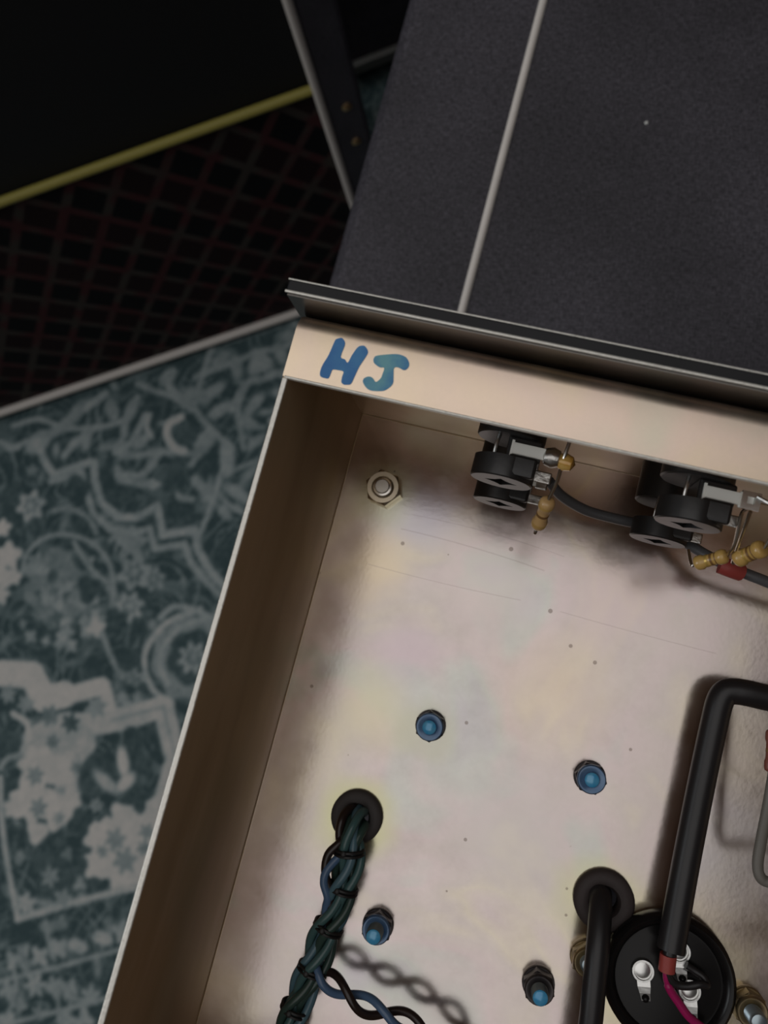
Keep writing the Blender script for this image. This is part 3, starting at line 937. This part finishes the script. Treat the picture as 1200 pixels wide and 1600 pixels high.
# ------------------------------------------------------------------ fasteners
def hexnut_bm(c, af, z0, z1, rot=0.0, hole=0.0):
    bm = bmesh.new()
    R = af / math.sqrt(3)
    k = 24
    # hexagon with a chamfered round crown
    def hexr(a):
        a = (a + math.pi / 6) % (math.pi / 3) - math.pi / 6
        return af / 2 / math.cos(a)
    rings = []
    ch_ = (z1 - z0) * 0.16
    for zz, fn in ((z0, hexr), (z1 - ch_, hexr), (z1, lambda a: af / 2 * 0.97)):
        rings.append([bm.verts.new((c[0] + fn(2 * math.pi * i / k) * math.cos(2 * math.pi * i / k + rot), c[1] + fn(2 * math.pi * i / k) * math.sin(2 * math.pi * i / k + rot), zz)) for i in range(k)])
    if hole:
        for zz in (z1, z1 - ch_ * 1.5):
            rings.append([bm.verts.new((c[0] + hole * math.cos(2 * math.pi * i / k + rot), c[1] + hole * math.sin(2 * math.pi * i / k + rot), zz)) for i in range(k)])
    for r0, r1 in zip(rings, rings[1:]):
        for i in range(k):
            j = (i + 1) % k
            bm.faces.new((r0[i], r0[j], r1[j], r1[i]))
    bm.faces.new(rings[-1])
    bm.faces.new(list(reversed(rings[0])))
    return bm

def stud_bm(c, r, z0, z1, pitch=0.0006):
    prof = [(r * 0.86, z0)]
    z = z0
    while z < z1 - pitch:
        prof += [(r, z + pitch * 0.5), (r * 0.84, z + pitch)]
        z += pitch
    prof += [(r * 0.8, z1 - 0.0001), (r * 0.7, z1), (0, z1)]
    return lathe(prof, (c[0], c[1], 0), segs=20)

def bolt(px, label, hn, hs, mats, af=0.0066, wr=0.0038, rot=0.0, group='nuts on the chassis base'):
    c = P(*px, 0.0)
    t = thing('nut_and_bolt', label, 'nut', (c.x, c.y, 0), group)
    obj('washer', lathe([(wr, 0.0001), (wr, 0.0007), (wr * 0.96, 0.0009), (af * 0.3, 0.0009)], (c.x, c.y, 0), segs=28), M[mats[0]], t, smooth=True)
    obj('nut', hexnut_bm(c, af, 0.00092, hn, rot, 0.0021), M[mats[0]], t)
    obj('locking_collar', lathe([(0.0034, hn - 0.0002), (0.0034, hn + 0.0006), (0.0031, hn + 0.0010), (0.0026, hn + 0.0010), (0.0021, hn + 0.0007), (0.0, hn + 0.0006)], (c.x, c.y, 0), segs=28), M[mats[1]], t, smooth=True)
    obj('stud', stud_bm(c, 0.00195, 0.0002, hs), M[mats[2]], t, smooth=True)
    if mats[3]:
        obj('lacquered_tip', lathe([(0.00165, hs - 0.0004), (0.0017, hs + 0.0002), (0.0014, hs + 0.0005), (0, hs + 0.0006)], (c.x, c.y, 0), segs=18), M[mats[3]], t, smooth=True)
    return t

c = P(601, 765, 0.0)
t = thing('nut_and_bolt', 'yellowish plain hex nut in the corner nearest the blue initials', 'nut', (c.x, c.y, 0), 'nuts on the chassis base')
obj('nut', hexnut_bm(c, 0.0084, 0.0001, 0.0038, 0.35, 0.0030), M['nut'], t)
obj('stud', lathe([(0.0028, 0.0003), (0.0028, 0.0040), (0.0024, 0.0046), (0.0019, 0.0047), (0.0017, 0.0052), (0.0, 0.0052)], (c.x, c.y, 0), segs=22), M['lead'], t, smooth=True)

bolt((673, 1133), 'blue-lacquered nut nearest the middle of the chassis base', 0.0036, 0.0048, ('nut_dark', 'nut_blue', 'nut_blue', 'blue_tip'), rot=0.2)
bolt((921, 1213), 'blue-lacquered nut between the middle and the black bent sleeve', 0.0036, 0.0048, ('nut_dark', 'nut_blue', 'nut_blue', 'blue_tip'), rot=0.5)
bolt((591, 1444), 'blue-lacquered nut with a long stud beside the braided harness', 0.0034, 0.0082, ('nut_dark', 'nut_blue', 'stud', 'blue_tip'), rot=0.1)
bolt((841, 1535), 'dull grey nut with a long blue-tipped stud left of the thick black cable', 0.0036, 0.0080, ('nut_dark', 'nut_dark', 'stud', 'blue_tip'), rot=0.35)
bolt((916, 1494), 'tarnished brass nut half hidden behind the thick black cable', 0.0034, 0.0056, ('brass_nut', 'brass_nut', 'stud', None), rot=0.2)
bolt((1166, 1568), 'brass nut with a grey stud beside the round black capacitor top', 0.0038, 0.0090, ('brass_nut', 'brass_nut', 'stud', None), rot=0.3)

# ------------------------------------------------------------------ grommets
def grommet(hx, hy, hr, rout, label, mt):
    prof = [(hr * 0.78, -0.0030), (hr * 0.72, -0.0006), (hr * 0.72, 0.0012), (hr * 0.85, 0.0021), (hr * 1.1, 0.0024), (rout * 0.9, 0.0022), (rout, 0.0014), (rout, 0.00015), (hr * 0.985, 0.0001),
            (hr * 0.985, -0.0013), (hr * 1.35, -0.0014), (hr * 1.35, -0.0028), (hr * 0.78, -0.0030)]
    o = obj('rubber_grommet', lathe(prof, (hx, hy, 0), segs=36, closed=False), mt, smooth=True)
    tag(o, label, 'grommet', 'rubber grommets')
grommet(*HOLES[0], 0.0064, 'grey rubber grommet with the braided wire harness coming through it', M['rubber'])
grommet(*HOLES[1], 0.0070, 'brown-black rubber grommet with one thick black cable coming through it', M['rubber2'])

# ------------------------------------------------------------------ braided harness
hpath = [Vector((0.0256, -0.0990, -0.010)), Vector((0.0256, -0.0988, -0.002)), Vector((0.0258, -0.0998, 0.0050)), P(547, 1312, 0.0072), P(543, 1360, 0.0072), P(527, 1415, 0.0070), P(506, 1465, 0.0068), P(487, 1518, 0.0068),
         P(468, 1560, 0.0068), P(450, 1610, 0.0068), P(425, 1680, 0.0068), P(400, 1760, 0.0065)]
hs = spline(hpath, 12)
HT_, HN_ = frames(hs)
acc = [0.0]
for a_, b_ in zip(hs, hs[1:]):
    acc.append(acc[-1] + (b_ - a_).length)
har = thing('wire_harness', 'braided harness of teal and dark wires laced with black cord', 'wiring', (0.0257, -0.0996, 0))
def strand(R, ph, pitch, r, mt, i0=0, i1=None, wob=0.0):
    i1 = i1 or len(hs)
    pts = []
    for i in range(i0, i1):
        s = acc[i]
        grow = min(1.0, 0.45 + max(0, s - 0.006) / 0.016)
        a_ = 2 * math.pi * s / pitch + ph
        rr = R * grow * (1 + wob * math.sin(s * 900 + ph * 3))
        b_ = HT_[i].cross(HN_[i])
        pts.append(hs[i] + HN_[i] * math.cos(a_) * rr + b_ * math.sin(a_) * rr)
    bm = bmesh.new()
    add_tube(bm, pts, r, 10)
    return obj('wire', bm, M[mt], har, smooth=True)
def pair(off_n, off_b, ph, pitch, mats_):
    for q, mt in enumerate(mats_):
        pts = []
        for i in range(len(hs)):
            s_ = acc[i]
            grow = min(1.0, 0.5 + max(0, s_ - 0.006) / 0.018)
            a_ = 2 * math.pi * s_ / pitch + ph + q * math.pi
            b_ = HT_[i].cross(HN_[i])
            n_ = HN_[i] * math.cos(0.6) + b_ * math.sin(0.6)
            sw = 2 * math.pi * s_ / 0.11
            on = off_n * math.cos(sw) - off_b * math.sin(sw)
            ob = off_n * math.sin(sw) + off_b * math.cos(sw)
            pts.append(hs[i] + (HN_[i] * (on + 0.00108 * math.cos(a_)) + b_ * (ob + 0.00108 * math.sin(a_))) * grow)
        bm = bmesh.new()
        add_tube(bm, pts, 0.00104, 10)
        obj('wire', bm, M[mt], har, smooth=True)
for k, (mm, pt) in enumerate(((('teal', 'green'), 0.019), (('slate', 'teal'), 0.021), (('green', 'brown_wire'), 0.020), (('slate', 'green'), 0.022))):
    an = k * math.pi / 2 + 0.4
    pair(0.0019 * math.cos(an), 0.0019 * math.sin(an), k * 1.3, pt, mm)
# two wires that bulge out on the left
for off, mt in ((0, 'brown_wire'), (1, 'blue_wire')):
    pts = [P(548, 1298, 0.006), P(530, 1318, 0.0085), P(513 - off * 0, 1335 + off * 26, 0.009), P(508 + off * 3, 1362 + off * 14, 0.009), P(516, 1392, 0.0085), P(515 - off * 6, 1420, 0.008), P(508, 1450, 0.0075)]
    if off:
        pts[1] = P(536, 1330, 0.008)
        pts[2] = P(512, 1358, 0.0095)
        pts[3] = P(506, 1378, 0.0095)
        pts[4] = P(512, 1402, 0.009)
    obj('wire', tube(pts, 0.0010), M[mt], har, smooth=True)
for (u, v) in ((547, 1331), (538, 1386), (514, 1447), (489, 1515), (461, 1576)):
    tgt = P(u, v, 0.0070)
    i = min(range(len(hs)), key=lambda k: (hs[k] - tgt).length)
    b_ = HT_[i].cross(HN_[i])
    bm = bmesh.new()
    for dz in (-0.00045, 0.00045):
        ringp = [hs[i] + HT_[i] * dz + (HN_[i] * math.cos(2 * math.pi * k / 24) + b_ * math.sin(2 * math.pi * k / 24)) * 0.0034 for k in range(25)]
        add_tube(bm, ringp, 0.00042, 6, cap=False)
    kn = hs[i] + Vector((-0.0008, 0, 0.0035))
    add_lathe(bm, [(0, -0.0006), (0.0007, -0.0002), (0.0007, 0.0003), (0, 0.0008)], kn, segs=8)
    obj('lacing_tie', bm, M['lace'], har, smooth=True)

# twisted pair that branches off
tp = thing('twisted_pair', 'twisted pair of one blue and one brown wire branching off the harness', 'wiring', P(500, 1522, 0.0))
pp = spline([P(492, 1508, 0.0075), P(506, 1524, 0.0085), P(535, 1548, 0.0095), P(570, 1570, 0.0095), P(610, 1586, 0.0095), P(655, 1606, 0.009), P(720, 1650, 0.008), P(790, 1730, 0.0025)], 10)
PT, PN = frames(pp)
ac = [0.0]
for a_, b_ in zip(pp, pp[1:]):
    ac.append(ac[-1] + (b_ - a_).length)
for ph, mt in ((0.9, 'blue_wire'), (0.9 + math.pi, 'brown_wire')):
    pts = []
    for i in range(len(pp)):
        g_ = min(1.0, ac[i] / 0.004)
        a_ = 2 * math.pi * ac[i] / 0.0185 + ph
        pts.append(pp[i] + (PN[i] * math.cos(a_) * 0.0017 + PT[i].cross(PN[i]) * math.sin(a_) * 0.0017) * (0.5 + 0.5 * g_))
    bm = bmesh.new()
    add_tube(bm, pts, 0.00098, 10)
    obj('wire', bm, M[mt], tp, smooth=True)

# ------------------------------------------------------------------ thick black cable through the second grommet
c = HOLES[1]
cb = obj('power_cable', tube([(c[0] - 0.0003, c[1] + 0.0002, -0.012), (c[0] - 0.0003, c[1] + 0.0003, -0.003), P(938, 1402, 0.003), P(938, 1425, 0.0065), P(934, 1480, 0.010), P(928, 1545, 0.011), P(921, 1610, 0.011), P(905, 1700, 0.010), P(880, 1800, 0.0045)], 0.00262, 8, 16), M['black_pvc'], smooth=True)
tag(cb, 'thick black cable rising from the brown-black grommet', 'cable', 'black cables')

# ------------------------------------------------------------------ round black capacitor top with three rivets
cx, cy = 0.1047, -0.1143
cxy = P(1045, 1532, 0.004)
cx, cy = cxy.x, cxy.y
cap = thing('electrolytic_capacitor', 'round black capacitor top with three bright rivet terminals', 'capacitor', (cx, cy, 0))
obj('body', lathe([(0.0130, 0.0001), (0.0143, 0.0008), (0.0146, 0.0030), (0.0144, 0.0046), (0.0136, 0.0054), (0.0128, 0.0052), (0.0120, 0.0042), (0.0117, 0.0036), (0.0112, 0.0036), (0.0090, 0.0039), (0.0, 0.0040)], (cx, cy, 0), segs=56), M['bakelite'], cap, smooth=True)
for (u, v) in ((1005, 1518), (1062, 1488), (1078, 1549)):
    q = P(u, v, 0.005)
    rv = obj('rivet_terminal', lathe([(0.0026, 0.0037), (0.0026, 0.0044), (0.0024, 0.0050), (0.0020, 0.0050), (0.0018, 0.0046), (0.0016, 0.0047), (0.0, 0.0048)], (q.x, q.y, 0), segs=24), M['silver'], cap, smooth=True)
    d = Vector((0.0012, -0.0042, 0))
    e = Vector((0.00125, 0.0003, 0))
    bm = bmesh.new()
    vv = []
    for k, (s, zz, wd) in enumerate(((0.25, 0.0043, 1.15), (0.75, 0.0046, 1.1), (1.0, 0.0052, 0.9), (1.28, 0.0060, 0.75))):
        for sg in (-1, 1):
            for dz in (0, 0.0003):
                vv.append(bm.verts.new(Vector((q.x, q.y, zz + dz)) + d * s + e * sg * wd))
    for k in range(3):
        o_ = k * 4
        for f in ((0, 2, 6, 4), (1, 5, 7, 3), (0, 4, 5, 1), (2, 3, 7, 6)):
            bm.faces.new([vv[o_ + i] for i in f])
    bm.faces.new([vv[i] for i in (0, 1, 3, 2)])
    bm.faces.new([vv[12 + i] for i in (0, 2, 3, 1)])
    tb = obj('tab', bm, M['silver'])
    tb.parent = rv
    tb.location = -rv.matrix_parent_inverse.translation - Vector(cap.location)
    bm = bmesh.new()
    add_lathe(bm, [(0, 0.0050), (0.0008, 0.0054), (0.0009, 0.0060), (0.0005, 0.0066), (0, 0.0068)], Vector((q.x, q.y, 0)) + d * 1.2, segs=10)
    so = obj('solder_joint', bm, M['bakelite'], smooth=True)
    so.parent = rv
    so.location = tb.location

# ------------------------------------------------------------------ black sleeved lead with a red sleeve
sl = thing('sleeved_lead', 'black sleeved lead bent at a right angle, ending in a red sleeve', 'cable', P(1090, 1250, 0), 'black cables')
spts = [P(1420, 1120, 0.0068), P(1300, 1102, 0.0072), P(1215, 1093, 0.0076), P(1168, 1083, 0.0080), P(1146, 1080, 0.0080), P(1133, 1083, 0.0080), P(1124, 1098, 0.0080), P(1115, 1135, 0.0078), P(1100, 1205, 0.0076), P(1083, 1290, 0.0078), P(1066, 1380, 0.0083), P(1048, 1485, 0.0096)]
obj('sleeve', tube(spts, 0.0030, 7, 18), M['black_pvc'], sl, smooth=True)
obj('inner_cable', tube([P(1049, 1478, 0.0096), P(1045, 1500, 0.0094), P(1043, 1512, 0.0092)], 0.0015, 5, 12), M['black_pvc'], sl, smooth=True)
obj('red_sleeve', tube([P(1044.5, 1491, 0.0094), P(1041.5, 1517, 0.0092)], 0.0018, 4, 16), M['red'], sl, smooth=True)
obj('black_wire', tube([P(1042, 1514, 0.0092), P(1046, 1528, 0.0088), P(1056, 1538, 0.0084), P(1074, 1541, 0.0082), P(1094, 1538, 0.0080), P(1105, 1540, 0.0072), P(1100, 1528, 0.0062), P(1086, 1517, 0.0058), P(1072, 1508, 0.0058)], 0.00085, 8, 10), M['black_pvc'], sl, smooth=True)
obj('magenta_wire', tube([P(1041, 1514, 0.0092), P(1041, 1530, 0.0088), P(1048, 1548, 0.0082), P(1060, 1566, 0.0078), P(1074, 1586, 0.0074), P(1090, 1600, 0.0068), P(1106, 1612, 0.0062)], [0.0007] * 12 + [0.00095] * 37, 8, 10), M['magenta'], sl, smooth=True)

# ------------------------------------------------------------------ jack sockets
def star_disc(cx, y0, y1, cz, R):
    """disc along y (from y0 to the free face y1) with a four-pointed star-shaped hole in its free face"""
    bm = bmesh.new()
    n = 48
    def sr(a):
        return 0.0033 / (abs(math.cos(a)) + abs(math.sin(a))) ** 1.5
    def ring(rf, y, s=1.0):
        return [bm.verts.new((cx + rf(2 * math.pi * i / n) * math.cos(2 * math.pi * i / n) * s, y, cz + rf(2 * math.pi * i / n) * math.sin(2 * math.pi * i / n) * s)) for i in range(n)]
    rr = [ring(lambda a: R, y0), ring(lambda a: R, y1 + 0.00025), ring(lambda a: R - 0.00025, y1), ring(sr, y1), ring(sr, y1 + 0.0026)]
    for r0, r1 in zip(rr, rr[1:]):
        for i in range(n):
            j = (i + 1) % n
            bm.faces.new((r0[i], r0[j], r1[j], r1[i]))
    bm.faces.new(rr[0])
    bm.faces.new(rr[-1])
    return bm

def jack(cx, cz, label, lug_mat):
    t = thing('jack_socket', label, 'jack socket', (cx, -0.0002, cz), 'jack sockets on the front wall')
    obj('mounting_flange', lathe([(0.0069, 0.0002), (0.0069, 0.0089), (0.0066, 0.0092), (0.0, 0.0092)], (cx, 0, cz), (0, -1, 0), 40), M['jack'], t, smooth=True)
    obj('body', box((cx - 0.0003, -0.0136, cz - 0.0050), (cx + 0.0066, -0.0090, cz + 0.0046)), M['jack'], t, bevel=0.0005)
    obj('rear_disc', star_disc(cx, -0.0134, -0.0178, cz, 0.0063), M['jack'], t, smooth=True)
    obj('pivot_block', box((cx + 0.0005, -0.0170, cz + 0.0040), (cx + 0.0062, -0.0128, cz + 0.0060)), M['jack'], t, bevel=0.0006)
    obj('contact_strip', box((cx + 0.0010, -0.0127, cz + 0.0046), (cx + 0.0072, -0.0104, cz + 0.0052)), M['contact'], t, bevel=0.0001)
    obj('contact_strip', box((cx + 0.0005, -0.0133, cz - 0.001), (cx + 0.0010, -0.0100, cz + 0.0052)), M['contact'], t)
    obj('spring_pin', tube([(cx - 0.0022, -0.0088, cz + 0.0036), (cx - 0.0024, -0.0112, cz + 0.0040), (cx - 0.0024, -0.0137, cz + 0.0036)], 0.0004, 4, 8), M['silver'], t, smooth=True)
    lug = obj('solder_lug', box((cx + 0.0070, -0.0132, cz + 0.0044), (cx + 0.0098, -0.0100, cz + 0.0050)), M[lug_mat], t, bevel=0.0003)
    lug2 = obj('solder_lug', box((cx + 0.0060, -0.0160, cz - 0.0012), (cx + 0.0096, -0.0136, cz - 0.0006)), M['solder'], t, bevel=0.0003)
    return t
X1, X2, ZU, ZL = 0.0414, 0.0781, 0.045, 0.017
j1 = jack(X1, ZU, 'black jack socket, upper one nearest the blue initials', 'solder')
jack(X1, ZL, 'black jack socket, lower one directly beneath the one nearest the initials', 'solder')
j2 = jack(X2, ZU, 'black jack socket at right, upper one with a square terminal tab', 'contact')
jack(X2, ZL, 'black jack socket at right, lower one in the shade', 'solder')
# solder blobs on the upper lugs
bm = bmesh.new()
add_lathe(bm, [(0, -0.0020), (0.0017, -0.0014), (0.0021, 0.0), (0.0016, 0.0013), (0, 0.0019)], (X1 + 0.0088, -0.0118, ZU + 0.0050), (1, 0.0, 0.15), 16)
obj('solder_joint', bm, M['solder'], j1, smooth=True)
bm = bmesh.new()
add_lathe(bm, [(0, -0.0022), (0.0013, -0.0016), (0.0018, 0.0), (0.0014, 0.0014), (0, 0.0021)], (X1 + 0.0112, -0.0121, ZU + 0.0050), (1, -0.1, 0.1), 16)
obj('flux_blob', bm, M['flux'], j1, smooth=True)
bm = bmesh.new()                               # square eyelet of the right-hand jack
ex0, ex1, ey0, ey1 = X2 + 0.0074, X2 + 0.0108, -0.0132, -0.0098
for lo, hi in (((ex0, ey0), (ex1, ey0 + 0.001)), ((ex0, ey1 - 0.001), (ex1, ey1)), ((ex0, ey0 + 0.001), (ex0 + 0.001, ey1 - 0.001)), ((ex1 - 0.001, ey0 + 0.001), (ex1, ey1 - 0.001))):
    add_box(bm, (*lo, ZU + 0.0047), (*hi, ZU + 0.0054))
obj('square_tab', bm, M['silver'], j2)
bm = bmesh.new()
add_lathe(bm, [(0, -0.0016), (0.0012, -0.0010), (0.0017, 0.0), (0.0012, 0.0012), (0, 0.0018)], (X2 + 0.0150, -0.0118, ZU + 0.0040), (0.3, -0.2, 1), 14)
obj('flux_blob', bm, M['flux_red'], j2, smooth=True)
obj('tinned_wire', tube([(X2 + 0.0100, -0.0106, ZU + 0.0055), (X2 + 0.0118, -0.0114, ZU + 0.0062), (X2 + 0.0135, -0.0116, ZU + 0.0055), (X2 + 0.0150, -0.0118, ZU + 0.0045)], 0.00045, 6, 8), M['silver'], j2, smooth=True)

# ------------------------------------------------------------------ resistors
def resistor(a, b, r, label, leads, bodym='res', group='resistors at the jack sockets', bands=((0.30, 'res_band'), (0.45, 'res_band'), (0.60, 'res_gold'))):
    a, b = Vector(a), Vector(b)
    L_ = (b - a).length
    ax = (b - a).normalized()
    t = thing('resistor', label, 'resistor', (a + b) / 2, group)
    prof = []
    for s, k in ((0.0, 0.0), (0.0, 0.55), (0.03, 0.86), (0.09, 1.0), (0.24, 1.0), (0.31, 0.82), (0.5, 0.80), (0.69, 0.82), (0.76, 1.0), (0.91, 1.0), (0.97, 0.86), (1.0, 0.55), (1.0, 0.0)):
        prof.append((r * k, L_ * s))
    bd = obj('body', lathe(prof, a, ax, 24), M[bodym], t, smooth=True)
    for s, mm in bands:
        k = 1.015 if (s < 0.26 or s > 0.74) else 0.845
        o = obj('colour_band', lathe([(r * k * 0.9, L_ * (s - 0.035)), (r * k, L_ * (s - 0.035)), (r * k, L_ * (s + 0.035)), (r * k * 0.9, L_ * (s + 0.035))], a, ax, 24), M[mm], t, smooth=True)
    for pts in leads:
        obj('lead', tube(pts, 0.00036, 6, 8), M['lead'], t, smooth=True)

lugp = Vector((X1 + 0.0108, -0.0120, ZU + 0.0062))
a = P(857, 781, 0.0440)
b = P(840, 823, 0.0365)
resistor(a, b, 0.00160, 'tan banded resistor hanging from the amber solder joint', [[lugp + Vector((0.0004, 0.0045, 0.0008)), lugp, a.lerp(lugp, 0.5) + Vector((0.0003, 0, 0)), a + (a - b) * 0.02], [b, b + (b - a) * 0.25, b + Vector((0.0008, 0.004, -0.008))]],
         'res_pale', bands=((0.18, 'res'), (0.5, 'res_band'), (0.82, 'res')))
a = P(1136, 868, 0.0400)
b = P(1086, 881, 0.0360)
e = Vector((X2 + 0.0090, -0.0128, ZU + 0.004))
resistor(a, b, 0.00150, 'tan banded resistor, left of the pair by the square terminal', [[e, e + Vector((-0.0002, -0.001, -0.002)), a.lerp(e, 0.25) + Vector((0.0004, 0, 0.0003)), a], [b, b + (b - a) * 0.12, b + Vector((-0.001, 0.003, -0.004))]])
a = P(1194, 856, 0.0440)
b = P(1150, 874, 0.0390)
e2 = Vector((X2 + 0.0150, -0.0124, ZU + 0.0034))
resistor(a, b, 0.00178, 'fatter tan banded resistor at the right edge under the orange joint', [[e2, a.lerp(e2, 0.5) + Vector((0.0003, 0, 0.0002)), a], [b, b + (b - a) * 0.1, Vector((X2 + 0.0100, -0.0130, ZU + 0.003))]])

# ------------------------------------------------------------------ grey screened cable behind the jacks
gc = thing('screened_cable', 'grey screened cable with a red end sleeve running behind the jack sockets', 'cable', P(1000, 812, 0.0))
obj('jacket', tube([P(858, 752, 0.020), P(878, 775, 0.016), P(915, 797, 0.0125), P(960, 810, 0.011), P(1010, 822, 0.010), P(1060, 842, 0.012), P(1105, 868, 0.016), P(1150, 890, 0.019), P(1195, 908, 0.019), P(1260, 935, 0.016), P(1340, 975, 0.010)], 0.00125, 8, 12), M['grey_cable'], gc, smooth=True)
obj('red_end_sleeve', tube([P(1125, 882, 0.0215), P(1140, 888, 0.0215), P(1157, 894, 0.0205)], 0.0020, 5, 12), M['red'], gc, smooth=True)

# ------------------------------------------------------------------ parts at the right edge
gl = obj('bent_lead', tube([P(1222, 1130, 0.020), P(1212, 1190, 0.019), P(1200, 1260, 0.018), P(1189, 1315, 0.0165), P(1184, 1350, 0.016), P(1188, 1370, 0.016), P(1200, 1378, 0.016), P(1230, 1382, 0.017), P(1270, 1384, 0.016), P(1330, 1390, 0.0012)], 0.00118, 8, 12), M['grey_wire'], smooth=True)
tag(gl, 'grey sleeved lead bent into a hook at the right edge', 'wire')
a, b = P(1206, 1140, 0.022), P(1203, 1206, 0.022)
resistor(a, b, 0.0012, 'red-brown component cut off by the right edge above the hooked lead', [[a, a + (a - b) * 0.5, a + Vector((0.004, 0.004, -0.008))], [b, P(1206, 1230, 0.021), P(1216, 1250, 0.014)]], 'brown_comp', 'components at the right edge', bands=((0.5, 'res_band'),))
